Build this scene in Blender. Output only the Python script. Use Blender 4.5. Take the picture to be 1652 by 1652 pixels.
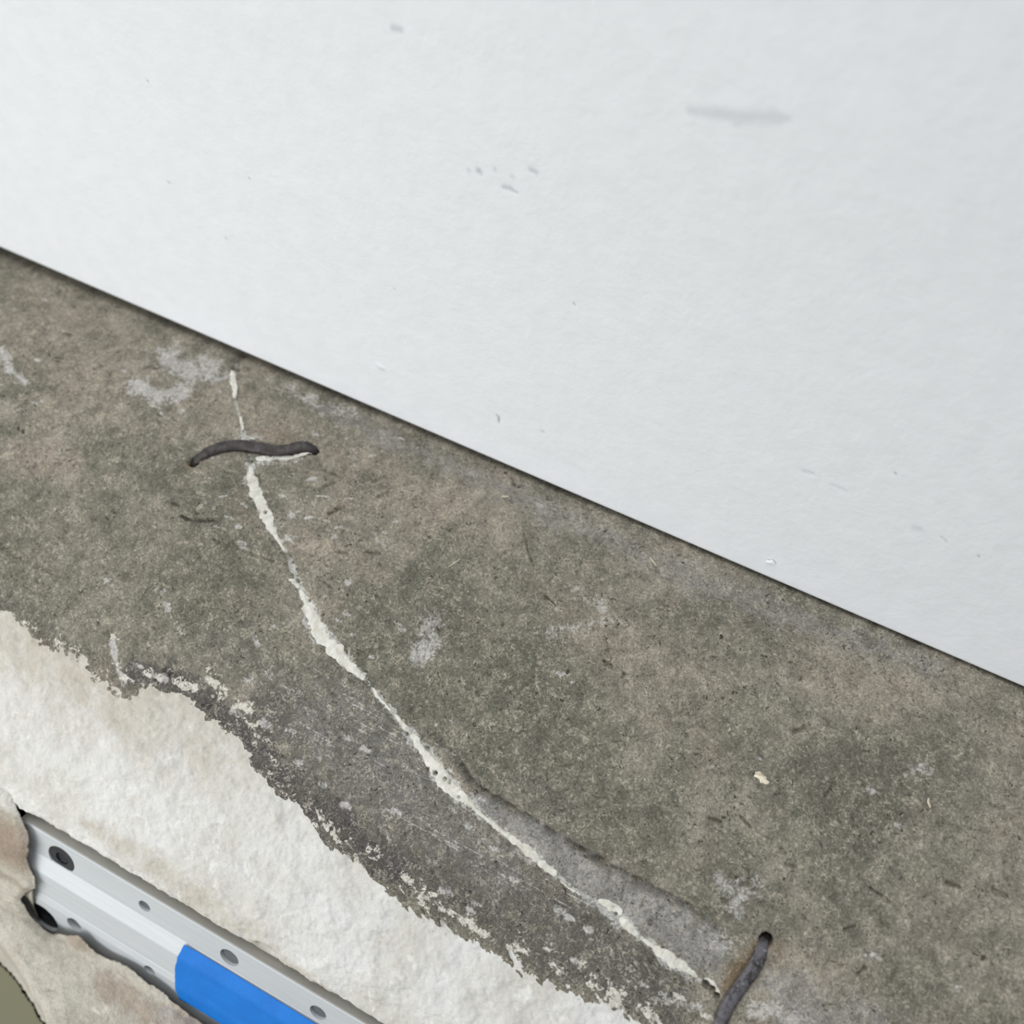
import bpy, bmesh, math, random
import numpy as np
from mathutils import Matrix, Vector

for o in list(bpy.data.objects):
    bpy.data.objects.remove(o, do_unlink=True)
scene = bpy.context.scene
COL = scene.collection
random.seed(7)
RNG = np.random.default_rng(11)

# ------------------------------------------------------------------ camera
FPX, IMG = 1652.0, 1652.0
VP = (-5385.0, -1915.0)                 # where the long edges of the ledge run to
PITCH, DIST = math.radians(46), 0.62
_X = np.array([826 - VP[0], -(826 - VP[1]), FPX]); _X /= np.linalg.norm(_X)
_up = np.array([0, 1.0, 0]); _e1 = _up - _X * (_up @ _X); _e1 /= np.linalg.norm(_e1)
_e2 = np.cross(_X, _e1)
_t = min(np.linspace(-1.5, 1.5, 60001),
         key=lambda t: abs(-(math.cos(t) * _e1[2] + math.sin(t) * _e2[2]) + math.sin(PITCH)))
_Z = math.cos(_t) * _e1 + math.sin(_t) * _e2
_Y = np.cross(_Z, _X)
ROT = np.array([_X, _Y, _Z])


def ray(px, py):
    d = ROT @ np.array([px - 826, -(py - 826), -FPX])
    return d / np.linalg.norm(d)


CAM = -DIST * ray(826, 755)
cam_data = bpy.data.cameras.new('camera')
cam = bpy.data.objects.new('camera', cam_data)
COL.objects.link(cam)
m = Matrix.Identity(4)
for i in range(3):
    for j in range(3):
        m[i][j] = ROT[i][j]
    m[i][3] = CAM[i]
cam.matrix_world = m
cam_data.sensor_width = 36.0
cam_data.lens = 36.0 * FPX / IMG
cam_data.clip_start = 0.01
cam_data.dof.use_dof = True
cam_data.dof.focus_distance = 0.555
cam_data.dof.aperture_fstop = 4.5
scene.camera = cam

# ------------------------------------------------------------------ light
world = bpy.data.worlds.new('soft_room_light')
scene.world = world
world.use_nodes = True
bg = world.node_tree.nodes['Background']
bg.inputs['Color'].default_value = (0.90, 0.96, 1.04, 1)
bg.inputs['Strength'].default_value = 0.50


def area(name, loc, target, size, power, color):
    l = bpy.data.lights.new(name, 'AREA')
    l.shape = 'RECTANGLE'; l.size = size[0]; l.size_y = size[1]
    l.energy = power; l.color = color
    o = bpy.data.objects.new(name, l); COL.objects.link(o)
    o.location = loc
    o.rotation_euler = (Vector(target) - Vector(loc)).to_track_quat('-Z', 'Y').to_euler()
    return o


area('window_light', (-0.55, -1.15, -0.02), (-0.06, -0.1, 0.0), (1.2, 0.5), 9.5, (1.0, 0.995, 0.98))
area('ceiling_light', (-0.5, -0.55, 2.2), (-0.1, -0.2, 0.0), (1.2, 1.2), 24, (1.0, 0.985, 0.96))

scene.view_settings.view_transform = 'Standard'
scene.view_settings.look = 'None'
scene.view_settings.exposure = -0.10
scene.view_settings.gamma = 1.0
scene.view_settings.use_curve_mapping = False


# ------------------------------------------------------------------ helpers
def lin(r, g, b):
    def c(v):
        v /= 255.0
        return v / 12.92 if v <= 0.04045 else ((v + 0.055) / 1.055) ** 2.4
    return (c(r), c(g), c(b), 1.0)


def tag(o, label=None, cat=None, group=None, kind=None):
    if label: o['label'] = label
    if cat: o['category'] = cat
    if group: o['group'] = group
    if kind: o['kind'] = kind
    return o


def empty(name, loc=(0, 0, 0)):
    o = bpy.data.objects.new(name, None)
    o.empty_display_size = 0.02
    COL.objects.link(o)
    o.location = loc
    return o


def mesh_obj(name, verts, faces, mat, parent=None, smooth=True):
    me = bpy.data.meshes.new(name)
    me.from_pydata([tuple(v) for v in verts], [], [tuple(f) for f in faces])
    me.update()
    if smooth:
        me.polygons.foreach_set('use_smooth', [True] * len(me.polygons))
    me.materials.append(mat)
    o = bpy.data.objects.new(name, me)
    COL.objects.link(o)
    if parent:
        o.parent = parent
        o.matrix_parent_inverse = Matrix.Translation(-Vector(parent.location))
    return o


def grid_obj(name, P, mat, parent=None, mask=None, extra_faces=(), attrs=None):
    """P: (nu, nv, 3) array of points, joined as quads (fast path)."""
    nu, nv = P.shape[:2]
    idx = np.arange(nu * nv, dtype=np.int32).reshape(nu, nv)
    q = np.stack([idx[:-1, :-1], idx[:-1, 1:], idx[1:, 1:], idx[1:, :-1]], -1)
    if mask is not None:
        q = q[mask]
    q = q.reshape(-1, 4)
    used = np.zeros(nu * nv, bool)
    used[q.ravel()] = True
    for f in extra_faces:
        used[list(f)] = True
    remap = np.cumsum(used, dtype=np.int32) - 1
    q = remap[q]
    V = P.reshape(-1, 3)[used]
    loops = q.ravel()
    starts = np.arange(0, len(q) * 4, 4, dtype=np.int32)
    for f in extra_faces:
        starts = np.append(starts, len(loops)).astype(np.int32)
        loops = np.append(loops, remap[np.array(f)]).astype(np.int32)
    me = bpy.data.meshes.new(name)
    me.vertices.add(len(V)); me.vertices.foreach_set('co', V.astype(np.float32).ravel())
    me.loops.add(len(loops)); me.loops.foreach_set('vertex_index', loops.astype(np.int32))
    me.polygons.add(len(starts)); me.polygons.foreach_set('loop_start', starts)
    me.update(calc_edges=True)
    me.validate()
    me.polygons.foreach_set('use_smooth', np.ones(len(me.polygons), bool))
    for k, a in (attrs or {}).items():
        a = np.asarray(a).reshape(nu * nv, -1)[used]
        if a.shape[1] == 1:
            at = me.attributes.new(k, 'FLOAT', 'POINT')
            at.data.foreach_set('value', a.astype(np.float32).ravel())
        else:
            at = me.attributes.new(k, 'FLOAT_VECTOR', 'POINT')
            at.data.foreach_set('vector', a.astype(np.float32).ravel())
    me.materials.append(mat)
    o = bpy.data.objects.new(name, me)
    COL.objects.link(o)
    if parent:
        o.parent = parent
        o.matrix_parent_inverse = Matrix.Translation(-Vector(parent.location))
    return o


# numpy value noise -------------------------------------------------
def vnoise(x, y, seed):
    xi = np.floor(x).astype(np.int64); yi = np.floor(y).astype(np.int64)
    fx = x - xi; fy = y - yi
    fx = fx * fx * fx * (fx * (fx * 6 - 15) + 10); fy = fy * fy * fy * (fy * (fy * 6 - 15) + 10)

    def h(a, b):
        n = (a * 374761393 + b * 668265263 + seed * 974634777) & 0xFFFFFFFF
        n = ((n ^ (n >> 13)) * 1274126177) & 0xFFFFFFFF
        return ((n ^ (n >> 16)) & 0xFFFF) / 65535.0
    return (h(xi, yi) * (1 - fx) * (1 - fy) + h(xi + 1, yi) * fx * (1 - fy)
            + h(xi, yi + 1) * (1 - fx) * fy + h(xi + 1, yi + 1) * fx * fy) * 2 - 1


def fbm(x, y, size, octs, seed, gain=0.5):
    out = 0; a = 1.0; tot = 0
    for k in range(octs):
        s = 2.03 ** k / size
        out = out + a * vnoise(x * s + 17.3 * k, y * s - 9.1 * k, seed + k)
        tot += a; a *= gain
    return out / tot


def sstep(a, b, x):
    t = np.clip((x - a) / (b - a), 0, 1)
    return t * t * (3 - 2 * t)


# node helper -------------------------------------------------------
class NT:
    def __init__(self, name):
        self.mat = bpy.data.materials.new(name)
        self.mat.use_nodes = True
        self.t = self.mat.node_tree
        self.t.nodes.clear()
        self.out = self.n('ShaderNodeOutputMaterial')
        self.b = self.n('ShaderNodeBsdfPrincipled')
        self.t.links.new(self.b.outputs[0], self.out.inputs[0])
        self.pos = self.n('ShaderNodeNewGeometry').outputs['Position']

    def n(self, kind, **kw):
        nd = self.t.nodes.new(kind)
        for k, v in kw.items():
            setattr(nd, k, v)
        return nd

    def put(self, sock, v):
        if isinstance(v, bpy.types.NodeSocket):
            self.t.links.new(v, sock)
        else:
            sock.default_value = v

    def noise(self, scale, detail=3, rough=0.55, dist=0.0, vec=None):
        nd = self.n('ShaderNodeTexNoise')
        self.put(nd.inputs['Vector'], vec or self.pos)
        nd.inputs['Scale'].default_value = scale
        nd.inputs['Detail'].default_value = detail
        nd.inputs['Roughness'].default_value = rough
        nd.inputs['Distortion'].default_value = dist
        return nd.outputs[0]

    def stretch(self, rot, scl, vec=None):
        nd = self.n('ShaderNodeMapping')
        self.put(nd.inputs['Vector'], vec or self.pos)
        nd.inputs['Rotation'].default_value = rot
        nd.inputs['Scale'].default_value = scl
        return nd.outputs[0]

    def rng(self, v, a, b, c=0.0, d=1.0, smooth=True):
        nd = self.n('ShaderNodeMapRange')
        nd.interpolation_type = 'SMOOTHSTEP' if smooth else 'LINEAR'
        self.put(nd.inputs[0], v)
        for i, q in enumerate((a, b, c, d)):
            self.put(nd.inputs[1 + i], q)
        return nd.outputs[0]

    def math(self, op, a, b=0.0, c=0.0, clamp=False):
        nd = self.n('ShaderNodeMath', operation=op, use_clamp=clamp)
        self.put(nd.inputs[0], a); self.put(nd.inputs[1], b); self.put(nd.inputs[2], c)
        return nd.outputs[0]

    def mix(self, f, a, b, mode='MIX'):
        nd = self.n('ShaderNodeMix', data_type='RGBA', blend_type=mode)
        nd.clamp_factor = True
        self.put(nd.inputs[0], f); self.put(nd.inputs[6], a); self.put(nd.inputs[7], b)
        return nd.outputs[2]

    def attr(self, name):
        nd = self.n('ShaderNodeAttribute', attribute_name=name)
        return nd

    def gain(self, col, fac):
        """multiply a colour by a grey factor socket"""
        nd = self.n('ShaderNodeVectorMath', operation='SCALE')
        self.put(nd.inputs[0], col[:3] if isinstance(col, tuple) else col); self.put(nd.inputs['Scale'], fac)
        return nd.outputs[0]

    def bump(self, h, strength, dist, normal=None):
        nd = self.n('ShaderNodeBump')
        nd.inputs['Strength'].default_value = strength
        nd.inputs['Distance'].default_value = dist
        self.put(nd.inputs['Height'], h)
        if normal is not None:
            self.put(nd.inputs['Normal'], normal)
        return nd.outputs[0]

    def fin(self, col, rough=0.9, normal=None, metal=0.0, spec=0.3):
        self.put(self.b.inputs['Base Color'], col)
        self.put(self.b.inputs['Roughness'], rough)
        self.put(self.b.inputs['Metallic'], metal)
        self.b.inputs['Specular IOR Level'].default_value = spec
        if normal is not None:
            self.put(self.b.inputs['Normal'], normal)
        return self.mat


# ------------------------------------------------------------------ materials
def stone_mat():
    k = NT('weathered_grey_stone')
    a1 = k.n('ShaderNodeSeparateXYZ'); k.put(a1.inputs[0], k.attr('m_a').outputs['Vector'])
    a2 = k.n('ShaderNodeSeparateXYZ'); k.put(a2.inputs[0], k.attr('m_b').outputs['Vector'])
    a3 = k.n('ShaderNodeSeparateXYZ'); k.put(a3.inputs[0], k.attr('m_c').outputs['Vector'])
    band, chalk, pale = a1.outputs
    dark, rust, cool = a2.outputs
    warm, green, crumb = a3.outputs
    n_big = k.noise(13, 5, 0.65)
    n_mid = k.noise(85, 5, 0.7, 0.6)
    n_fib = k.noise(300, 3, 0.6, 1.8)
    n_fine = k.noise(900, 2, 0.6, 1.0)
    n_tint = k.noise(34, 5, 0.7)

    def thread(scale, width, dist=1.2):          # thin curled threads: where a noise crosses its middle
        n = k.noise(scale, 1.5, 0.5, dist)
        return k.rng(k.math('ABSOLUTE', k.math('SUBTRACT', n, 0.5)), width, width * 0.25)

    def ragged(mask, lo=0.40, hi=0.80, amt=1.5):  # mask with a torn, grainy edge
        v = k.math('ADD', mask, k.math('MULTIPLY', k.math('SUBTRACT', n_mid, 0.5), amt))
        v = k.math('ADD', v, k.math('MULTIPLY', k.math('SUBTRACT', n_fib, 0.5), amt))
        return k.math('MULTIPLY', k.rng(v, lo, hi), k.rng(mask, 0.0, 0.25), clamp=True)

    col = k.mix(k.rng(n_big, 0.36, 0.66), lin(108, 106, 94), lin(146, 139, 126))
    col = k.mix(k.rng(n_tint, 0.52, 0.70, 0, 0.45), col, lin(148, 135, 122))
    col = k.mix(k.rng(n_tint, 0.48, 0.30, 0, 0.5), col, lin(116, 116, 102))
    col = k.mix(k.math('MULTIPLY', warm, 0.7), col, lin(161, 150, 135))
    col = k.mix(k.math('MULTIPLY', green, 0.6), col, lin(96, 96, 84))
    dk = k.math('MULTIPLY', dark, k.rng(n_mid, 0.30, 0.56, 0.6, 1.0), clamp=True)
    col = k.mix(dk, col, lin(78, 76, 75))
    col = k.mix(k.math('MULTIPLY', cool, k.rng(n_mid, 0.3, 0.6, 0.7, 1.0)), col, lin(144, 142, 139))
    col = k.gain(col, k.rng(n_mid, 0.3, 0.7, 0.80, 1.20))
    # light and dark mineral flecks and threads
    fl = k.math('MULTIPLY', k.rng(n_fib, 0.50, 0.66), k.rng(n_mid, 0.40, 0.62, 0.15, 0.7))
    col = k.mix(fl, col, lin(181, 173, 157))
    fd = k.math('MULTIPLY', k.rng(n_fib, 0.46, 0.32), k.rng(n_mid, 0.6, 0.4, 0.2, 0.7))
    col = k.mix(fd, col, lin(84, 80, 70))
    t1 = k.math('MULTIPLY', thread(210, 0.020), k.rng(k.noise(120, 2), 0.50, 0.60))
    t2 = k.math('MULTIPLY', thread(380, 0.026), k.rng(k.noise(150, 2, 0.5, 0.3), 0.48, 0.58))
    t3 = k.math('MULTIPLY', thread(240, 0.018, 0.8), k.rng(k.noise(170, 2, 0.5, 0.5), 0.56, 0.63))
    col = k.mix(k.math('MULTIPLY', t1, 0.55), col, lin(196, 188, 170))
    col = k.mix(k.math('MULTIPLY', t2, 0.50), col, lin(186, 178, 160))
    col = k.mix(k.math('MULTIPLY', t3, 0.8), col, lin(66, 62, 53))
    pit = k.math('MULTIPLY', k.rng(k.noise(430, 2, 0.5, 0.8), 0.36, 0.29), k.rng(k.noise(60, 2), 0.45, 0.6, 0.2, 1.0))
    col = k.mix(k.math('MULTIPLY', pit, 0.85), col, lin(52, 49, 41))
    pl = k.math('MULTIPLY', ragged(pale, 0.20, 0.95, 1.9), 0.78)
    col = k.mix(pl, col, lin(194, 191, 187))
    col = k.mix(k.math('MULTIPLY', rust, 0.8), col, lin(112, 92, 64))
    cr = ragged(crumb, 0.50, 0.84, 2.2)
    col = k.mix(cr, col, lin(204, 199, 188))
    ck = k.math('MULTIPLY', ragged(chalk, 0.34, 0.80, 1.5), 0.85)
    col = k.mix(ck, col, lin(190, 190, 184))
    # white crust of the sloping front
    wv = k.stretch((0.5, 0.0, 0.5), (1.0, 1.0, 1.0))
    w = k.mix(k.rng(k.noise(26, 5, 0.65), 0.36, 0.62), lin(200, 197, 190), lin(212, 211, 207))
    w = k.mix(k.rng(k.noise(120, 4, 0.65, 0.8), 0.54, 0.68, 0, 0.6), w, lin(226, 225, 221))
    w = k.mix(k.rng(k.noise(140, 4, 0.7, 1.2), 0.42, 0.28, 0, 0.45), w, lin(178, 172, 161))
    w = k.mix(k.rng(k.noise(60, 4, 0.7, 0.4), 0.60, 0.74, 0, 0.35), w, lin(186, 172, 156))
    w = k.mix(k.math('MULTIPLY', warm, k.rng(n_mid, 0.35, 0.6, 0.45, 0.85)), w, lin(182, 174, 159))
    col = k.mix(k.math('MULTIPLY', k.rng(k.math('ADD', band, k.math('MULTIPLY', k.math('SUBTRACT', n_fib, 0.5), 1.1)), 0.35, 0.65), k.rng(band, 0.02, 0.2)), col, w)
    col = k.gain(col, k.rng(n_fine, 0.3, 0.7, k.rng(band, 0, 1, 0.74, 0.94), k.rng(band, 0, 1, 1.26, 1.06)))
    h = k.math('ADD', k.math('MULTIPLY', n_fib, 0.7), k.math('MULTIPLY', n_fine, 0.35))
    h = k.math('ADD', h, k.math('MULTIPLY', n_mid, 0.8))
    h = k.math('SUBTRACT', h, k.math('MULTIPLY', pit, 0.6))
    nb = k.n('ShaderNodeBump'); nb.inputs['Distance'].default_value = 0.0011
    k.put(nb.inputs['Height'], h); k.put(nb.inputs['Strength'], k.rng(band, 0, 1, 0.75, 0.22))
    nrm = nb.outputs[0]
    return k.fin(col, 0.93, nrm, spec=0.2)


def lip_mat():
    k = NT('pale_broken_stone')
    v = k.stretch((0, 0, 0.2), (0.45, 1, 1))
    n1 = k.noise(26, 4, 0.6, 0.3, v); n2 = k.noise(75, 4, 0.6, 0.6, v); n3 = k.noise(300, 3, 0.6, 1.5)
    c = k.mix(k.rng(n1, 0.34, 0.66), lin(170, 164, 150), lin(190, 185, 173))
    c = k.mix(k.rng(n2, 0.58, 0.74, 0, 0.8), c, lin(214, 208, 196))
    c = k.mix(k.rng(n2, 0.42, 0.28, 0, 0.6), c, lin(142, 130, 113))
    a = k.attr('brown').outputs['Fac']
    c = k.mix(a, c, lin(150, 132, 116))
    c = k.mix(k.attr('crust').outputs['Fac'], c, lin(206, 203, 196))
    c = k.gain(c, k.rng(n3, 0.25, 0.75, 0.88, 1.12))
    return k.fin(c, 0.95, k.bump(k.math('ADD', n3, n2), 0.6, 0.002), spec=0.2)


def fill_mat():
    k = NT('white_lime_filler')
    n1 = k.noise(160, 4, 0.6, 0.5); n2 = k.noise(700, 3, 0.6)
    c = k.mix(k.rng(n1, 0.35, 0.65), lin(202, 199, 187), lin(222, 220, 211))
    c = k.mix(k.rng(n1, 0.40, 0.28, 0, 0.7), c, lin(168, 164, 152))
    c = k.gain(c, k.rng(n2, 0.25, 0.75, 0.93, 1.07))
    return k.fin(c, 0.9, k.bump(k.math('ADD', n1, n2), 0.4, 0.0008), spec=0.25)


def staple_mat():
    k = NT('dull_lead')
    n1 = k.noise(170, 4, 0.65, 0.5); n2 = k.noise(480, 3, 0.65, 1.0)
    a = k.attr('wear').outputs['Fac']
    c = k.mix(k.rng(n1, 0.36, 0.66), lin(46, 41, 39), lin(70, 64, 61))
    c = k.mix(k.math('MULTIPLY', a, k.rng(n1, 0.3, 0.6)), c, lin(100, 98, 103))
    c = k.mix(k.math('MULTIPLY', k.rng(n2, 0.6, 0.74), k.rng(a, 0, 1, 0.25, 0.9)), c, lin(165, 165, 166))
    return k.fin(c, 0.55, k.bump(k.math('ADD', n1, n2), 0.35, 0.0005), metal=0.15, spec=0.4)


def wall_mat():
    k = NT('white_wall_paint')
    n1 = k.noise(70, 3, 0.5); n2 = k.noise(230, 3, 0.55, 0.4)
    s = k.n('ShaderNodeSeparateXYZ'); k.put(s.inputs[0], k.attr('marks').outputs['Vector'])
    smear, nick, fleck = s.outputs
    c = k.mix(k.rng(n1, 0.3, 0.7), lin(232, 235, 237), lin(236, 238, 240))
    c = k.mix(k.math('MULTIPLY', smear, k.rng(n1, 0.3, 0.7, 0.75, 1.0)), c, lin(150, 156, 166))
    c = k.mix(nick, c, lin(112, 118, 122))
    c = k.mix(fleck, c, lin(250, 250, 250))
    h = k.math('ADD', k.math('MULTIPLY', n1, 0.8), k.math('MULTIPLY', n2, 0.5))
    return k.fin(c, 0.62, k.bump(h, 0.27, 0.0020), spec=0.3)


def floor_mat():
    k = NT('olive_grey_floor')
    n = k.noise(7, 3)
    return k.fin(k.mix(n, lin(120, 119, 98), lin(134, 132, 110)), 0.7, spec=0.3)


def metal_mat(name, c, rough, metal):
    k = NT(name)
    v = k.stretch((0, 0, 0), (0.05, 1, 1))
    n = k.noise(500, 3, 0.6, 0, v)
    col = k.gain(c, k.rng(n, 0.2, 0.8, 0.95, 1.05))
    return k.fin(col, rough, k.bump(n, 0.05, 0.0005), metal=metal, spec=0.5)


def tape_mat():
    k = NT('blue_masking_tape')
    n = k.noise(900, 3, 0.6, 0.5); n2 = k.noise(60, 3)
    c = k.mix(k.rng(n2, 0.3, 0.7), lin(0, 108, 197), lin(4, 117, 208))
    return k.fin(k.gain(c, k.rng(n, 0.2, 0.8, 0.92, 1.08)), 0.6,
                 k.bump(n, 0.25, 0.0004), spec=0.35)


def plain_mat(name, ca, cb, rough=0.8, metal=0.0, scale=300):
    k = NT(name)
    n = k.noise(scale, 3, 0.6)
    return k.fin(k.mix(n, ca, cb), rough, k.bump(n, 0.3, 0.0004), metal=metal, spec=0.35)


M = {'stone': stone_mat(), 'lip': lip_mat(), 'fill': fill_mat(), 'staple': staple_mat(),
     'wall': wall_mat(), 'floor': floor_mat(), 'tape': tape_mat(),
     'alu': metal_mat('satin_aluminium', lin(194, 198, 201), 0.5, 0.12),
     'strip': plain_mat('shade_strip_grey', lin(158, 156, 150), lin(166, 164, 158), 0.7),  # grey carries the shade on the rail's top face
     'bolt': plain_mat('black_oxide_steel', lin(48, 51, 54), lin(66, 69, 71), 0.45, 0.4),
     'bore': plain_mat('shaded_bore_metal', lin(92, 96, 100), lin(120, 124, 128), 0.5, 0.4),  # darker than the rail, hole shade put into the colour
     'straw': plain_mat('dry_straw', lin(196, 186, 160), lin(214, 206, 184), 0.8),
     'flake': plain_mat('cream_flake', lin(226, 214, 186), lin(238, 230, 210), 0.85)}

# ------------------------------------------------------------------ cross-section of the block
FLOOR_Z = -0.33
CY, CZ = CAM[1], CAM[2]


def line_angle(px, py):
    d = ray(px, py)
    return math.atan2(d[2], d[1])


def hit_dir(p, direction, ang):
    """from section point p go along direction until the sight line of angle ang"""
    rx, rz = math.cos(ang), math.sin(ang)
    A = np.array([[direction[0], -rx], [direction[1], -rz]])
    s, _ = np.linalg.solve(A, np.array([CY - p[0], CZ - p[1]]))
    return np.array([p[0] + s * direction[0], p[1] + s * direction[1]])


# main top profile: (y, z) running from the wall to the recess with the rail
ctrl = np.array([(0.0, 0.0), (-0.05, -0.011), (-0.10, -0.028), (-0.15, -0.053), (-0.19, -0.083),
                 (-0.22, -0.110), (-0.243, -0.136), (-0.2585, -0.158), (-0.266, -0.172)])


def catmull(P, n=24):
    out = []
    Q = np.vstack([2 * P[0] - P[1], P, 2 * P[-1] - P[-2]])
    for i in range(1, len(Q) - 2):
        for t in np.linspace(0, 1, n, endpoint=False):
            a, b, c, d = Q[i - 1], Q[i], Q[i + 1], Q[i + 2]
            out.append(0.5 * (2 * b + (c - a) * t + (2 * a - 5 * b + 4 * c - d) * t * t
                              + (3 * b - a - 3 * c + d) * t ** 3))
    out.append(P[-1])
    return np.array(out)


PROF = catmull(ctrl)
# cut the profile where the sight line of the rail gap meets it
GAP_ANG = line_angle(233, 1425)
for i in range(len(PROF) - 1):
    ang = math.atan2(PROF[i + 1][1] - CZ, PROF[i + 1][0] - CY)
    if ang < GAP_ANG:
        PROF = PROF[:i + 2].copy()
        break
ARC = np.concatenate([[0], np.cumsum(np.linalg.norm(np.diff(PROF, axis=0), axis=1))])
VMAX = ARC[-1]
PANG = np.arctan2(PROF[:, 1] - CZ, PROF[:, 0] - CY)


def surf0(px, py):
    """photograph point -> (x, v) on the undisturbed top surface"""
    d = ray(px, py)
    a = math.atan2(d[2], d[1])
    v = float(np.interp(-a, -PANG, ARC))
    y = float(np.interp(v, ARC, PROF[:, 0]))
    z = float(np.interp(v, ARC, PROF[:, 1]))
    s = math.hypot(y - CY, z - CZ) / math.hypot(d[1], d[2])
    return CAM[0] + s * d[0], v


def base_pt(x, v):
    return np.stack([x, np.interp(v, ARC, PROF[:, 0]), np.interp(v, ARC, PROF[:, 1])], -1)


def base_nrm(v):
    e = 0.002
    dy = np.interp(v + e, ARC, PROF[:, 0]) - np.interp(v - e, ARC, PROF[:, 0])
    dz = np.interp(v + e, ARC, PROF[:, 1]) - np.interp(v - e, ARC, PROF[:, 1])
    l = np.hypot(dy, dz) + 1e-12
    ny, nz = dz / l, -dy / l
    sgn = np.where(nz < 0, -1, 1)
    return np.stack([np.zeros_like(ny), ny * sgn, nz * sgn], -1)


def px_m(px, py):
    """size of one photograph pixel at that surface point"""
    x, v = surf0(px, py)
    p = base_pt(np.array(x), np.array(v))
    return float((p - CAM) @ (ROT @ np.array([0, 0, -1.0]))) / FPX


# ------------------------------------------------------------------ grid over the block's top
X0, X1, STEP = -0.70, 0.50, 0.00066
xs = np.arange(X0, X1, STEP)
vs = np.linspace(0, VMAX, int(VMAX / STEP))
GX, GV = np.meshgrid(xs, vs, indexing='ij')
dv = vs[1] - vs[0]


def stroke(pts, px=True, pad=0.03):
    """distance of grid points to a polyline with widths: returns (slice, dist, width)"""
    P = []
    for q in pts:
        if px:
            x, v = surf0(q[0], q[1])
            w = (q[2] if len(q) > 2 else 3) * px_m(q[0], q[1])
        else:
            x, v, w = q
        P.append((x, v, w))
    P = np.array(P)
    i0 = max(0, int((P[:, 0].min() - pad - X0) / STEP)); i1 = min(len(xs), int((P[:, 0].max() + pad - X0) / STEP) + 1)
    j0 = max(0, int((P[:, 1].min() - pad) / dv)); j1 = min(len(vs), int((P[:, 1].max() + pad) / dv) + 1)
    sl = (slice(i0, i1), slice(j0, j1))
    gx, gv = GX[sl], GV[sl]
    best = np.full(gx.shape, 9.0); bw = np.full(gx.shape, 1e-6)
    if len(P) == 1:
        return sl, np.hypot(gx - P[0, 0], gv - P[0, 1]), np.full(gx.shape, P[0, 2])
    for a, b in zip(P[:-1], P[1:]):
        d = b[:2] - a[:2]; L = d @ d + 1e-12
        t = np.clip(((gx - a[0]) * d[0] + (gv - a[1]) * d[1]) / L, 0, 1)
        r = np.hypot(gx - a[0] - t * d[0], gv - a[1] - t * d[1])
        w = a[2] + t * (b[2] - a[2])
        score = r - w
        better = score < best - bw
        better = r / w < best / bw
        best = np.where(better, r, best); bw = np.where(better, w, bw)
    return sl, best, bw


Z = np.zeros_like(GX)
band = np.zeros_like(GX); chalk = Z.copy(); pale = Z.copy(); dark = Z.copy(); rust = Z.copy()
cool = Z.copy(); warm = Z.copy(); green = Z.copy(); crumb = Z.copy(); disp = Z.copy()

wob1 = fbm(GX, GV, 0.020, 3, 3); wob2 = fbm(GX, GV, 0.006, 3, 9); wob3 = fbm(GX, GV, 0.0022, 2, 21)
wobx = fbm(GX * 0.6 + GV * 0.3, GV * 1.3, 0.012, 4, 33)

# broad relief
disp += 0.0016 * fbm(GX, GV, 0.09, 3, 41) * sstep(0, 0.03, GV)
disp += 0.00040 * wob2 + 0.00028 * wob3 + 0.00025 * wobx + 0.00018 * fbm(GX, GV, 0.0014, 1, 88)

# the white crust: everything below a ragged line
bpts = [(-260, 870), (-120, 930), (0, 986), (20, 1000), (45, 1015), (62, 1032), (95, 1045), (112, 1058), (135, 1068),
        (150, 1088), (170, 1108), (190, 1122), (210, 1118), (235, 1110), (262, 1120), (300, 1130), (322, 1142),
        (345, 1170), (378, 1192), (402, 1218), (420, 1252), (446, 1282), (480, 1300), (502, 1328), (530, 1365),
        (570, 1395), (612, 1422), (652, 1452), (702, 1488), (742, 1510), (800, 1538), (850, 1560), (900, 1588),
        (950, 1614), (1000, 1638), (1062, 1656), (1200, 1735), (1500, 1900), (1800, 2050)]
bs = np.array([surf0(*p) for p in bpts])
bs = bs[np.argsort(bs[:, 0])]
vb = np.interp(GX, bs[:, 0], bs[:, 1])
leftm = sstep(0.0, -0.08, GX)
bay = fbm(GX, GV, 0.009, 4, 29, 0.62)
bd = GV - vb + 0.0030 * wob2 + 0.0022 * wob3 + 0.0018 * wob1 + leftm * 0.0075 * bay
right = sstep(-0.06, 0.04, GX)          # more streaky to the right
streak = fbm((GX * 0.86 + GV * 0.5) * 0.28, (-GX * 0.5 + GV * 0.86), 0.0032, 3, 77)
bd2 = bd + right * 0.006 * streak
band = sstep(-0.0005, 0.0007, bd2)
disp += -0.0007 * sstep(-0.001, 0.001, bd2)
disp += 0.0009 * np.exp(-((bd2 + 0.0022) / 0.002) ** 2) * (0.4 + wob2)
lump = fbm(GX * 0.75, GV * 1.1, 0.011, 3, 55)
disp += band * (0.0015 * lump + 0.0004 * wob2)
lump2 = fbm((GX * 0.86 + GV * 0.5) * 0.55, -GX * 0.5 + GV * 0.86, 0.009, 2, 57)
disp += band * 0.0010 * np.clip(lump2, -0.1, 1)
warm = np.maximum(warm, 0.95 * band * sstep(0.050, 0.004, bd + 0.014 * wob1 + 0.006 * wob2) * sstep(0.02, -0.12, GX))
# flecks of crust above the line
crumb = np.maximum(crumb, sstep(-0.024, -0.001, bd) * (1 - band) * (0.5 + 0.35 * right) * sstep(-0.3, 0.4, streak + 0.8 * wob2 + 0.4 * wob1))


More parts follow.
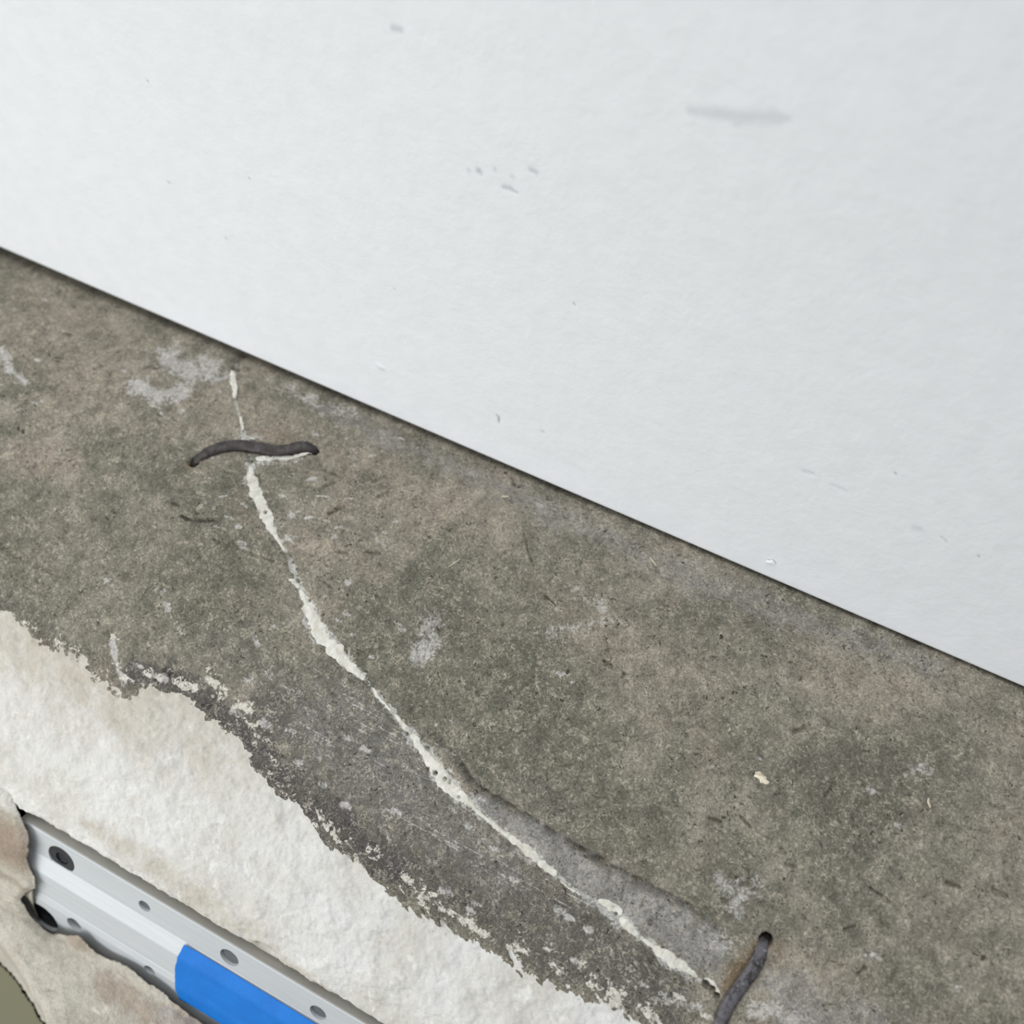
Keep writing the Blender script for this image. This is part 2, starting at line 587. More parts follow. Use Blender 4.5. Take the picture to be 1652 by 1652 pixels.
def spot(arr, pts, s, soft=1.0, edge=0.5, mode='max'):
    sl, d, w = stroke(pts, pad=0.05)
    r = d / w + edge * wob2[sl] + 0.5 * edge * wob1[sl]
    val = s * sstep(1.0 + 0.5 * soft, 1.0 - 0.9 * soft, r)
    arr[sl] = np.maximum(arr[sl], val)


# dark cool soiling above the crust and along the lower edge
spot(dark, [(-40, 930, 14), (60, 1010, 18), (140, 1060, 22)], 0.35)
spot(dark, [(215, 1085, 26), (270, 1100, 34), (330, 1130, 30), (400, 1190, 42), (450, 1250, 40), (530, 1320, 42), (640, 1400, 40)], 1.0, 0.9)
spot(dark, [(440, 1130, 55), (560, 1220, 80), (680, 1320, 80), (800, 1420, 70), (940, 1510, 60), (1080, 1600, 50)], 0.72, 1.0)
spot(dark, [(600, 1330, 40), (700, 1420, 40), (830, 1510, 36), (960, 1580, 30), (1060, 1620, 24)], 0.75, 1.0)
spot(dark, [(350, 1050, 50), (420, 1090, 50)], 0.4)
spot(dark, [(850, 1270, 30), (900, 1300, 34)], 0.35)
spot(cool, [(770, 1290, 14), (850, 1345, 26), (940, 1410, 32), (1040, 1465, 38), (1130, 1530, 40)], 1.0, 0.5, 0.25)
spot(cool, [(520, 1150, 60), (660, 1270, 70), (800, 1400, 60)], 0.32)
spot(cool, [(500, 640, 12), (620, 700, 22), (780, 770, 24), (960, 850, 26), (1120, 930, 24), (1330, 1010, 26), (1500, 1070, 20)], 0.5, 1.0, 1.2)
spot(cool, [(1260, 1580, 30), (1310, 1640, 60), (1400, 1720, 80)], 0.75)
spot(green, [(150, 900, 110), (330, 960, 120), (430, 1010, 80)], 0.7, 1.0)
spot(green, [(760, 1150, 120), (950, 1270, 110), (1050, 1340, 80)], 0.75, 1.0)
spot(green, [(620, 950, 70), (700, 1000, 60)], 0.5, 1.0)
spot(green, [(1300, 1230, 90), (1450, 1330, 100), (1560, 1480, 90)], 0.4, 1.0)
spot(warm, [(-60, 470, 120), (150, 560, 120), (380, 650, 90), (600, 740, 80), (800, 830, 60)], 0.55, 1.0, 0.9)
spot(warm, [(-40, 520, 90), (120, 500, 70), (250, 560, 50)], 0.55, 1.0)
spot(warm, [(40, 740, 40), (95, 750, 30)], 0.7, 1.0)
spot(warm, [(560, 730, 40), (640, 760, 40)], 0.75, 1.0)
spot(warm, [(480, 880, 34), (520, 885, 24)], 0.8, 1.0)
spot(warm, [(880, 950, 40), (960, 1010, 60), (1120, 1100, 70)], 0.5, 1.0)
spot(warm, [(1300, 1060, 60), (1420, 1120, 60)], 0.4, 1.0)
spot(warm, [(1290, 1560, 30), (1380, 1600, 50)], 0.55, 1.0)
spot(warm, [(690, 1210, 14), (735, 1250, 18), (760, 1275, 14)], 0.9, 0.8)
# chalky wipes
spot(pale, [(270, 570, 36), (305, 590, 48), (345, 594, 30)], 0.8, 1.0, 0.7)
spot(pale, [(222, 622, 26), (258, 640, 24), (300, 625, 16)], 0.85, 1.0, 0.7)
spot(pale, [(285, 620, 14), (300, 622, 8)], 0.8, 1.0, 0.7)
spot(pale, [(0, 565, 14), (18, 600, 12), (40, 615, 8)], 0.8, 1.0, 0.7)
spot(pale, [(440, 600, 14), (500, 640, 26), (560, 660, 18)], 0.45, 1.0, 0.6)
spot(pale, [(695, 1000, 24), (690, 1035, 30), (670, 1075, 14)], 0.62, 1.0, 0.7)
spot(pale, [(935, 955, 16), (970, 970, 20)], 0.4, 1.0, 0.6)
spot(pale, [(1170, 1420, 24), (1195, 1440, 30), (1180, 1470, 20)], 0.65, 1.0, 0.7)
spot(pale, [(1130, 1500, 14), (1165, 1520, 18)], 0.5, 1.0, 0.6)
spot(pale, [(1215, 1630, 20), (1270, 1650, 30)], 0.55, 1.0, 0.7)
spot(pale, [(565, 725, 16), (575, 740, 12)], 0.45, 1.0, 0.6)
spot(pale, [(1060, 1610, 10), (1130, 1625, 8)], 0.6, 1.0, 0.7)
spot(pale, [(1000, 1000, 8), (870, 1020, 10), (905, 1030, 12)], 0.35, 1.0, 0.7)
spot(pale, [(1470, 1240, 14), (1500, 1245, 10)], 0.4, 1.0, 0.7)
spot(pale, [(180, 1035, 5), (190, 1080, 7), (200, 1100, 8)], 0.9, 0.6, 0.7)
spot(pale, [(410, 1030, 7), (415, 1040, 5)], 0.9, 0.6, 0.7)
spot(pale, [(170, 936, 4), (173, 937, 3)], 0.8, 0.6, 0.3)
for x, y, r in [(470, 830, 6), (505, 770, 5), (455, 850, 4), (540, 865, 6), (560, 990, 7), (545, 1000, 6), (615, 875, 7),
                (640, 1005, 5), (650, 1015, 5), (600, 1060, 5), (480, 955, 5), (440, 1010, 6), (730, 1245, 5), (780, 1290, 5),
                (470, 1180, 8), (560, 1190, 10), (590, 1210, 8), (640, 1310, 7), (480, 1230, 6), (760, 1335, 9),
                (770, 1460, 8), (905, 1470, 8), (920, 1480, 6), (950, 1500, 6), (830, 1420, 8), (800, 1370, 8),
                (720, 1440, 10), (760, 1470, 8), (930, 1550, 8), (990, 1590, 8), (1040, 1590, 7), (340, 1100, 12), (380, 1150, 12),
                (430, 1170, 8), (260, 1095, 8), (310, 1110, 10), (225, 1075, 6), (520, 1265, 6), (560, 1300, 7)]:
    spot(pale, [(x - r * 0.7, y - r * 0.3, r * 0.7), (x + r * 0.7, y + r * 0.3, r * 0.6)], random.uniform(0.6, 0.95), 1.0, 1.0)
for x, y, L, a in [(470, 768, 14, .1), (500, 772, 16, -.3), (455, 800, 12, .2), (520, 800, 18, .05), (560, 805, 14, -.3), (580, 770, 12, -.4), (455, 740, 10, .2),
                   (370, 835, 16, .3), (385, 850, 10, .2), (440, 855, 12, .1), (350, 850, 16, .15), (500, 835, 16, .0), (640, 840, 14, -.2), (545, 850, 14, -.2),
                   (250, 655, 10, .2), (290, 660, 12, -.2), (240, 700, 10, -.3), (160, 620, 12, .1), (30, 660, 10, -.4), (95, 660, 12, -.3), (130, 800, 12, .1),
                   (60, 580, 8, .3), (400, 800, 12, .5), (360, 800, 14, -.1), (395, 770, 14, .4), (600, 730, 12, -.3), (690, 760, 14, -.2), (650, 700, 14, .3), (560, 700, 10, -.2)]:
    dx, dy = math.cos(a) * L * 0.5, math.sin(a) * L * 0.5
    spot(pale, [(x - dx, y - dy, 2.0), (x, y, 3.4), (x + dx, y + dy, 1.6)], random.uniform(0.6, 0.95), 1.0, 0.8)
for _ in range(90):
    x = random.uniform(-0.42, 0.40); v = random.uniform(0.008, 0.20)
    r = random.uniform(0.0008, 0.0026)
    i, j = int((x - X0) / STEP), int(v / dv)
    sl = (slice(max(0, i - 14), i + 15), slice(max(0, j - 14), j + 15))
    d = np.hypot((GX[sl] - x) * 0.6, GV[sl] - v)
    pale[sl] = np.maximum(pale[sl], random.uniform(0.3, 0.8) * sstep(1.4, 0.3, d / r + 0.9 * wob3[sl]))

for x, y, r, v_ in [(185, 1030, 5, .8), (192, 1075, 9, .9), (205, 1095, 10, .9), (245, 1088, 9, .9), (300, 1105, 14, .8), (350, 1105, 14, .9), (385, 1140, 14, .9), (398, 1165, 12, .9),
                    (365, 1125, 12, .8), (420, 1190, 10, .8), (440, 1225, 8, .7), (95, 1035, 10, .7), (130, 1050, 9, .7), (50, 1010, 8, .8), (345, 1085, 8, .7),
                    (660, 1420, 9, .8), (690, 1440, 10, .8), (720, 1470, 9, .8), (770, 1500, 10, .8), (840, 1530, 10, .8), (900, 1560, 10, .8), (960, 1590, 10, .8),
                    (880, 1530, 8, .7), (820, 1500, 8, .7), (1000, 1600, 9, .8), (1100, 1610, 9, .8), (1140, 1640, 8, .8), (930, 1530, 7, .7), (560, 1350, 7, .7), (600, 1385, 7, .7)]:
    spot(crumb, [(x - r, y - r * .5, r * .7), (x + r, y + r * .5, r * .6)], v_, 1.0, 1.2)
spot(dark, [(60, 1030, 10), (130, 1075, 12), (180, 1112, 12)], 0.6, 1.0, 1.0)
# cracks and fillings -------------------------------------------------
CRACK = [(379, 566, 2), (375, 590, 2), (377, 640, 2), (385, 665, 2), (391, 690, 2), (397, 712, 2), (404, 740, 3), (404, 770, 6),
         (414, 800, 7), (430, 832, 6), (448, 868, 3), (464, 897, 3), (479, 936, 4), (492, 968, 6), (508, 1004, 8), (535, 1040, 8),
         (562, 1070, 6), (590, 1098, 3), (625, 1140, 3), (655, 1178, 5), (690, 1215, 8), (712, 1247, 9), (745, 1282, 6),
         (800, 1330, 4), (850, 1370, 5), (897, 1411, 4), (935, 1440, 2), (985, 1465, 6), (1030, 1506, 5), (1090, 1552, 6), (1130, 1582, 3)]
sl, d, w = stroke(CRACK)
disp[sl] -= 0.0009 * sstep(2.2, 0.5, d / w + 0.4 * wob3[sl])
chalk[sl] = np.maximum(chalk[sl], 0.75 * sstep(2.6, 0.7, d / w + 1.0 * wob2[sl] + 0.7 * wob3[sl]))
for P, s in [([(374, 596, 4), (377, 626, 5), (379, 640, 3), (385, 664, 2), (390, 692, 3), (396, 708, 6)], 0.9),
             ([(470, 935, 6), (480, 940, 5)], 0.9), ([(490, 1000, 8), (510, 1030, 8)], 0.6),
             ([(640, 1160, 6), (660, 1185, 8), (690, 1225, 12), (720, 1265, 12)], 0.7),
             ([(965, 1455, 9), (985, 1470, 12), (1000, 1500, 8)], 0.6), ([(1060, 1535, 10), (1110, 1575, 12)], 0.7),
             ([(415, 745, 6), (450, 748, 6), (490, 738, 5)], 0.55),
             ([(390, 705, 9), (405, 704, 7)], 0.5)]:
    spot(chalk, P, s, 0.9, 0.8)
# small open breaks along the crack
for x, y, r, dep in [(480, 936, 3.6, .004), (428, 826, 3.2, .003), (399, 706, 4, .003), (405, 742, 4, .003), (466, 897, 5, .0015),
                     (472, 906, 3, .002), (689, 1207, 3.5, .003), (703, 1246, 4, .004), (693, 1238, 3, .002), (719, 1256, 3, .002),
                     (499, 968, 2.6, .003), (521, 990, 2.6, .003), (600, 1105, 3, .002), (655, 1184, 3, .003), (994, 1474, 3.6, .003),
                     (1140, 1588, 7, .005), (1150, 1597, 6, .006), (1157, 1606, 5, .006), (902, 1460, 2.5, .002),
                     (613, 910, 2.6, .002), (1007, 1086, 3, .003), (800, 1391, 3, .002), (758, 1440, 3, .002),
                     (832, 774, 3, .003), (838, 777, 3, .003), (412, 1030, 3, .002), (378, 577, 7, .005), (383, 586, 4, .003)]:
    sl, d, w = stroke([(x, y, r)])
    disp[sl] -= dep * sstep(1.25, 0.4, d / w + 0.3 * wob3[sl])
# named hairline cracks
for P, dep in [([(292, 832, 2), (308, 838, 2.4), (330, 840, 2.2), (345, 838, 1.4)], .0022), ([(270, 808, 1.6), (288, 815, 2)], .0015),
               ([(530, 828, 2), (548, 820, 2), (556, 816, 1.2)], .002), ([(510, 790, 1.4), (540, 776, 1.8)], .0014),
               ([(520, 756, 1.6), (540, 762, 1.6)], .0012), ([(846, 858, 0.9), (850, 872, 1.2), (852, 888, 1.0), (862, 912, 0.8)], .0012),
               ([(545, 890, 1.8), (560, 892, 1.8)], .0014), ([(590, 890, 1.6), (612, 891, 1.8)], .0014),
               ([(975, 1066, 2), (987, 1075, 2.4)], .0022), ([(880, 963, 2), (895, 976, 1.4)], .0018),
               ([(1405, 1433, 1.6), (1434, 1453, 2)], .0018), ([(1195, 1317, 1.6), (1212, 1334, 1.6)], .0016),
               ([(1145, 1320, 2), (1163, 1325, 2)], .002), ([(1330, 1280, 1.6), (1342, 1273, 1.8)], .0016),
               ([(1268, 1393, 1.6), (1285, 1398, 1.6)], .0014), ([(600, 775, 2), (622, 765, 2)], .0010),
               ([(612, 800, 2), (628, 790, 1.6)], .0012), ([(370, 876, 2), (410, 882, 2)], .0012), ([(345, 870, 2), (440, 905, 2)], .0010),
               ([(0, 880, 5), (60, 912, 4), (100, 930, 3)], .0012), ([(1385, 1572, 2), (1396, 1562, 2.6)], .002),
               ([(1362, 1500, 1.6), (1380, 1495, 2)], .0016), ([(1530, 1425, 3.4), (1548, 1430, 2.4)], .0024),
               ([(1605, 1436, 3), (1625, 1446, 2)], .0018), ([(100, 530, 2), (112, 532, 2)], .0015), ([(230, 588, 2), (246, 582, 2)], .0012),
               ([(152, 592, 2), (162, 584, 2)], .0012), ([(1282, 1180, 2.6), (1300, 1172, 2)], .0018)]:
    sl, d, w = stroke(P)
    disp[sl] -= dep * sstep(1.5, 0.3, d / (w * 1.25) + 0.45 * wob3[sl]) * 1.4
# random fissures
for _ in range(240):
    x = random.uniform(-0.42, 0.42); v = random.uniform(0.006, 0.23)
    L = random.uniform(0.0006, 0.0030); a = random.gauss(0.0, 0.55) - 0.15
    if random.random() < 0.3:
        a = random.uniform(-1.5, 1.5)
    wd = random.uniform(0.0004, 0.0009)
    P = [(x - L * math.cos(a), v - L * math.sin(a), wd * 0.5), (x, v + random.uniform(-.0005, .0005), wd),
         (x + L * math.cos(a), v + L * math.sin(a), wd * 0.5)]
    sl, d, w = stroke(P, px=False, pad=0.004)
    disp[sl] -= random.uniform(0.0005, 0.0016) * sstep(1.5, 0.2, d / w + 1.1 * wob3[sl] + 0.8 * wob2[sl]) * (1 - band[sl] * 0.8)

# step where the smooth strip meets the upper face
STEPL = [(690, 1172, 3), (735, 1225, 4), (760, 1262, 4), (800, 1290, 4), (860, 1325, 5), (900, 1352, 5), (960, 1385, 5), (1010, 1412, 4),
         (1060, 1440, 4), (1100, 1458, 3), (1140, 1480, 2), (1165, 1500, 1)]
sl, d, w = stroke(STEPL, pad=0.04)
lx = np.array([surf0(p[0], p[1]) for p in STEPL])
order = np.argsort(lx[:, 0])
below = GV[sl] - np.interp(GX[sl], lx[order, 0], lx[order, 1])
endf = sstep(lx[:, 0].min() - 0.004, lx[:, 0].min() + 0.02, GX[sl]) * sstep(lx[:, 0].max() + 0.004, lx[:, 0].max() - 0.03, GX[sl])
disp[sl] += endf * (0.0026 * sstep(-0.0012, 0.0030, below) * sstep(0.030, 0.006, below)
                    - 0.0026 * np.exp(-((below + 0.001) / 0.0015) ** 2) * np.clip(0.6 + 1.2 * wob2[sl] + 0.8 * wob3[sl], 0, 1.6))
spot(dark, [(q[0], q[1] - 3, 4) for q in STEPL[1:-2]], 0.6, 1.0, 1.6)  # groove's shadow painted as a dark line along the step
# long scratches over the dark zone
for k_ in range(80):
    x0 = random.uniform(380, 900); off = random.uniform(-70, 90)
    y0 = 1060 + (x0 - 380) * 0.66 + off
    L = random.uniform(20, 90)
    sl, d, w = stroke([(x0, y0, 0.9), (x0 + L, y0 + L * 0.56, 0.8)], pad=0.004)
    disp[sl] -= random.uniform(0.0001, 0.0004) * sstep(1.8, 0.2, d / w)
    pale[sl] = np.maximum(pale[sl], random.uniform(0.2, 0.8) * sstep(1.8, 0.2, d / w))

# staples: sockets and worn beds --------------------------------------
ST1 = [(309, 745, 6.0), (316, 739, 7.0), (338, 728, 8.2), (364, 720, 9.2), (390, 718, 9.4), (416, 722, 9.6), (444, 727, 9.6),
       (468, 725, 9.4), (488, 719, 9.6), (500, 720, 8.6), (507, 723, 6.5)]
ST2 = [(1234, 1516, 8.0), (1230, 1528, 9.5), (1222, 1550, 10.5), (1207, 1574, 10.5), (1188, 1600, 10.5), (1172, 1625, 10.5),
       (1161, 1652, 10.5), (1153, 1682, 10.0), (1149, 1710, 9.0)]
for ST in (ST1, ST2):
    sl, d, w = stroke(ST)
    disp[sl] -= 0.0010 * sstep(1.5, 0.8, d / w)
for x, y, r, dep in [(311, 744, 8.5, .011), (505, 722, 8.5, .008), (1236, 1517, 11, .013), (1149, 1712, 10, .010)]:
    sl, d, w = stroke([(x, y, r)])
    disp[sl] -= dep * sstep(1.15, 0.75, d / w + 0.15 * wob3[sl])
spot(rust, [(1218, 1530, 13), (1195, 1568, 16), (1170, 1595, 10)], 0.8, 1.0, 0.5)
spot(rust, [(1255, 1530, 14), (1262, 1560, 18)], 0.3, 1.0)
spot(rust, [(300, 748, 10), (320, 745, 10)], 0.4, 1.0)
spot(rust, [(430, 700, 22), (460, 702, 18)], 0.25, 1.0)
spot(warm, [(320, 760, 20), (360, 745, 16)], 0.4, 1.0)

# crust: local warm soil near the rail
spot(warm, [(140, 1330, 20), (260, 1410, 24), (380, 1500, 26), (420, 1530, 20), (520, 1600, 14)], 0.8, 1.0, 0.8)
spot(warm, [(30, 1020, 16), (120, 1080, 30), (240, 1160, 40), (330, 1200, 30)], 0.5, 1.0, 0.8)
spot(warm, [(300, 1200, 8), (312, 1195, 7)], 0.9, 0.8, 0.6)

# rounded, chipped rear edge and front edge
disp -= 0.0006 * sstep(0.006, 0, GV) * (wob1 + wob2)
disp -= 0.0010 * sstep(VMAX - 0.003, VMAX, GV) + 0.0022 * sstep(VMAX - 0.012, VMAX, GV) * np.clip(wobx + wob2, -0.2, 1)
sl, d, w = stroke([(414, 1530, 10), (440, 1545, 8)])
disp[sl] -= 0.004 * sstep(1.5, 0.3, d / w + 0.4 * wob2[sl])


def disp_at(x, v):
    fi = np.clip((np.asarray(x) - X0) / STEP, 0, len(xs) - 1.001); fj = np.clip(np.asarray(v) / dv, 0, len(vs) - 1.001)
    i = fi.astype(int); j = fj.astype(int); a = fi - i; b = fj - j
    return (disp[i, j] * (1 - a) * (1 - b) + disp[i + 1, j] * a * (1 - b) + disp[i, j + 1] * (1 - a) * b + disp[i + 1, j + 1] * a * b)


def surf(x, v, lift=0.0, smooth=None):
    x = np.asarray(x, float); v = np.asarray(v, float)
    dsp = disp_at(x, v) if smooth is None else smooth
    return base_pt(x, v) + base_nrm(v) * (dsp + lift)[..., None]


P = base_pt(GX, GV) + base_nrm(GV) * disp[..., None]
# shadow gap under the wall board: wider to the left, almost shut to the right
gap = np.interp(xs, [-0.5, -0.4, -0.15, 0.1, 0.3, 0.5], [0.0100, 0.0092, 0.0054, 0.0032, 0.0022, 0.0020])
gap = gap + 0.0003 * fbm(xs, xs * 0, 0.03, 3, 5) + 0.0003 * fbm(xs, xs * 0, 0.006, 2, 6)
nx_, nv_ = surf0(379, 568)
gap += 0.0035 * np.exp(-((xs - nx_) / 0.0032) ** 2)
P[..., 2] -= gap[:, None] * sstep(0.07, 0.0, GV)
# back, recess and underside rows close the block
G_end = PROF[-1].copy()
n = len(xs)
back = np.stack([np.stack([xs, np.full(n, 0.0205), np.full(n, FLOOR_Z)], -1),
                 np.stack([xs, np.full(n, 0.0205), P[:, 0, 2] - 0.002], -1),
                 np.stack([xs, np.full(n, 0.0100), P[:, 0, 2] - 0.001], -1)], 1)
RECESS_Y = G_end[0] + 0.010
front = np.stack([np.stack([xs, np.full(n, G_end[0] + 0.0030), P[:, -1, 2] - 0.002], -1),
                  np.stack([xs, np.full(n, RECESS_Y), P[:, -1, 2] - 0.003], -1),
                  np.stack([xs, np.full(n, RECESS_Y), np.full(n, -0.25)], -1),
                  np.stack([xs, np.full(n, RECESS_Y), np.full(n, FLOOR_Z)], -1)], 1)
PA = np.concatenate([back, P, front], 1)


def padm(a):
    return np.concatenate([np.repeat(a[:, :1], 3, 1), a, np.repeat(a[:, -1:], 4, 1)], 1)


nr = PA.shape[1]
cap0 = list(range(nr))
cap1 = [(n - 1) * nr + j for j in range(nr - 1, -1, -1)]

block = empty('stone_block', (0.0, -0.14, FLOOR_Z))
tag(block, 'weathered grey-brown stone block with a white-filled diagonal crack and pale crusted front', 'stone')
body = grid_obj('body', PA, M['stone'], block, extra_faces=[cap0, cap1],
                attrs={'m_a': np.stack([padm(band), padm(chalk), padm(pale)], -1),
                       'm_b': np.stack([padm(dark), padm(rust), padm(cool)], -1),
                       'm_c': np.stack([padm(warm), padm(green), padm(crumb)], -1)})

# ------------------------------------------------------------------ setting
wx = np.arange(-1.6, 1.4, 0.2)
fine_x = np.arange(-0.62, 0.62, 0.0013); fine_z = np.arange(0.0, 0.42, 0.0012)
ax = np.concatenate([[-1.8, -1.2], fine_x, [1.2, 1.8]]); az = np.concatenate([fine_z, [0.9, 1.6]])
WX, WZ = np.meshgrid(ax, az, indexing='ij')
smear = np.zeros_like(WX); nick = smear.copy(); fleck = smear.copy()
wd_ = 0.00012 * fbm(WX, WZ, 0.012, 3, 71) + 0.0007 * fbm(WX, WZ, 0.12, 2, 72)
wn = fbm(WX, WZ, 0.004, 3, 73)


def wall_pt(px, py):
    d = ray(px, py); s = -CAM[1] / d[1]
    q = CAM + s * d
    return q[0], q[2], s / FPX


def wall_stroke(arr, pts, val, soft=1.0, dep=0.0, edge=0.4):
    Q = []
    for q in pts:
        x, z, k_ = wall_pt(q[0], q[1]); Q.append((x, z, q[2] * k_))
    Q = np.array(Q); best = np.full(WX.shape, 99.0)
    if len(Q) == 1:
        Q = np.vstack([Q, Q + 1e-6])
    for a, b in zip(Q[:-1], Q[1:]):
        d = b[:2] - a[:2]; t = np.clip(((WX - a[0]) * d[0] + (WZ - a[1]) * d[1]) / (d @ d + 1e-12), 0, 1)
        r = np.hypot(WX - a[0] - t * d[0], WZ - a[1] - t * d[1]) / (a[2] + t * (b[2] - a[2]))
        best = np.minimum(best, r)
    f_ = sstep(1 + 0.6 * soft, 1 - 0.9 * soft, best + edge * wn)
    np.maximum(arr, val * f_, out=arr)
    if dep:
        global wd_
        wd_ = wd_ + dep * f_


wall_stroke(smear, [(1114, 177, 6), (1150, 183, 11), (1200, 188, 14), (1245, 188, 12), (1272, 190, 5)], 0.30, 1.0)
wall_stroke(smear, [(634, 46, 6), (645, 47, 6)], 0.55, 1.0)
wall_stroke(smear, [(772, 276, 5), (775, 280, 4)], 0.6, 0.8, -0.0005)
wall_stroke(smear, [(756, 275, 4)], 0.35)
wall_stroke(smear, [(798, 273, 4)], 0.4)
wall_stroke(smear, [(826, 284, 4)], 0.3)
wall_stroke(smear, [(856, 274, 4), (866, 279, 4)], 0.5, 0.8, -0.0004)
wall_stroke(smear, [(812, 302, 3), (822, 304, 5), (834, 311, 2)], 0.6, 0.9, -0.0004)
wall_stroke(nick, [(803, 671, 2.2), (805, 682, 1.6)], 0.7, 0.8, -0.0005)
wall_stroke(smear, [(875, 697, 3)], 0.4, 0.8, -0.0004)
for x, y, r in [(1445, 763, 2.2), (1521, 867, 2.2), (1528, 872, 1.8), (1578, 897, 1.8), (1614, 920, 1.5), (365, 384, 2), (401, 288, 1.8),
                (272, 295, 1.8), (238, 130, 1.6), (750, 392, 1.6), (635, 467, 1.6), (925, 490, 1.6), (555, 376, 1.5)]:
    wall_stroke(nick, [(x, y, r)], 0.55, 0.9, -0.0003)
wall_stroke(smear, [(1475, 850, 7), (1485, 852, 5)], 0.25)
wall_stroke(smear, [(1296, 760, 3), (1315, 764, 2)], 0.3, 0.9, -0.0003)
wall_stroke(smear, [(1340, 782, 2), (1365, 792, 3)], 0.22, 0.9, -0.0003)
wall_stroke(smear, [(612, 591, 4), (618, 595, 3)], 0.15, 0.9, 0.0009)
inner = (np.abs(WX) < 0.63) & (WZ < 0.421)
WY = np.where(inner, -wd_ * sstep(0.0, 0.02, WZ), 0.0)
WY = WY + 0.0012 * sstep(0.0014, 0.0, WZ)
WP = np.stack([WX, WY, WZ], -1)
n_a = len(ax)      # underside of the board, then the wall behind it down to the floor
low_ = np.stack([np.stack([ax, np.full(n_a, 0.022), np.full(n_a, FLOOR_Z)], -1), np.stack([ax, np.full(n_a, 0.022), np.full(n_a, 0.0)], -1),
                 np.stack([ax, np.full(n_a, 0.004), np.full(n_a, -0.0001)], -1)], 1)
WP = np.concatenate([low_, WP], 1)[:, ::-1]
MK = np.stack([smear, nick, fleck], -1)
MK = np.concatenate([np.zeros((n_a, 3, 3)), MK], 1)[:, ::-1]
wall = grid_obj('wall_back', WP, M['wall'], attrs={'marks': MK})
tag(wall, 'white painted wall with faint scuffs behind the stone block', 'wall', kind='structure')
fl = mesh_obj('floor', [(-1.8, -2.4, FLOOR_Z), (1.8, -2.4, FLOOR_Z), (1.8, 0.022, FLOOR_Z), (-1.8, 0.022, FLOOR_Z)],
              [(0, 1, 2, 3)], M['floor'], smooth=False)
tag(fl, 'plain olive-grey floor showing beyond the broken corner', 'floor', kind='structure')

# ------------------------------------------------------------------ lime filling in the crack
FILLS = [
    [(374, 597, 3), (376, 612, 4), (378, 628, 5), (378, 640, 2.5)],
    [(386, 668, 1.8), (388, 676, 2.2), (391, 692, 2)],
    [(388, 707, 3), (398, 704, 3.5), (410, 708, 2)],
    [(405, 750, 3), (403, 766, 8), (410, 790, 10.5), (420, 812, 9), (429, 832, 9), (438, 852, 6), (450, 873, 3), (459, 888, 1.6)],
    [(412, 739, 4), (428, 737, 6), (450, 736, 5.5), (474, 735, 4), (498, 730, 2.4), (508, 725, 3)],
    [(465, 935, 2), (474, 936, 5), (482, 948, 3)],
    [(484, 950, 3), (492, 968, 7), (502, 992, 12), (512, 1014, 13), (526, 1034, 12), (545, 1052, 11), (562, 1072, 9), (578, 1088, 5.5), (588, 1096, 3)],
    [(598, 1108, 2), (606, 1120, 3), (618, 1134, 2.4), (630, 1146, 2)],
    [(636, 1152, 2), (646, 1166, 4), (658, 1180, 4)],
    [(662, 1184, 4), (676, 1202, 7), (692, 1222, 8), (706, 1244, 10), (720, 1266, 11), (736, 1278, 9), (752, 1288, 6), (766, 1302, 3.5),
     (786, 1320, 3.2), (810, 1340, 3.6), (830, 1354, 4.6), (846, 1366, 7), (866, 1384, 7), (886, 1402, 7), (899, 1411, 5)],
    [(905, 1420, 1.5), (920, 1432, 2), (938, 1443, 1.5)],
    [(966, 1450, 4), (980, 1457, 8), (996, 1466, 8), (1004, 1474, 4)],
    [(1000, 1480, 5), (1012, 1492, 7), (1024, 1504, 6), (1030, 1508, 3)],
    [(1034, 1510, 3), (1046, 1520, 5), (1066, 1536, 9), (1092, 1554, 9), (1112, 1566, 7), (1126, 1576, 3)],
    [(1136, 1578, 2.5), (1150, 1586, 5), (1157, 1596, 4), (1160, 1606, 2)],
]
VOIDS = [(428, 826, 3.2), (480, 936, 3.4), (499, 968, 2.4), (521, 990, 2.2), (689, 1207, 3.4), (703, 1247, 4.2), (719, 1256, 3), (727, 1262, 2.6),
         (742, 1285, 2.6), (655, 1184, 2.6), (994, 1475, 3.2), (988, 1472, 2.4), (1098, 1535, 2.4), (1112, 1550, 2)]
voids = [(*surf0(x, y), r * px_m(x, y)) for x, y, r in VOIDS]


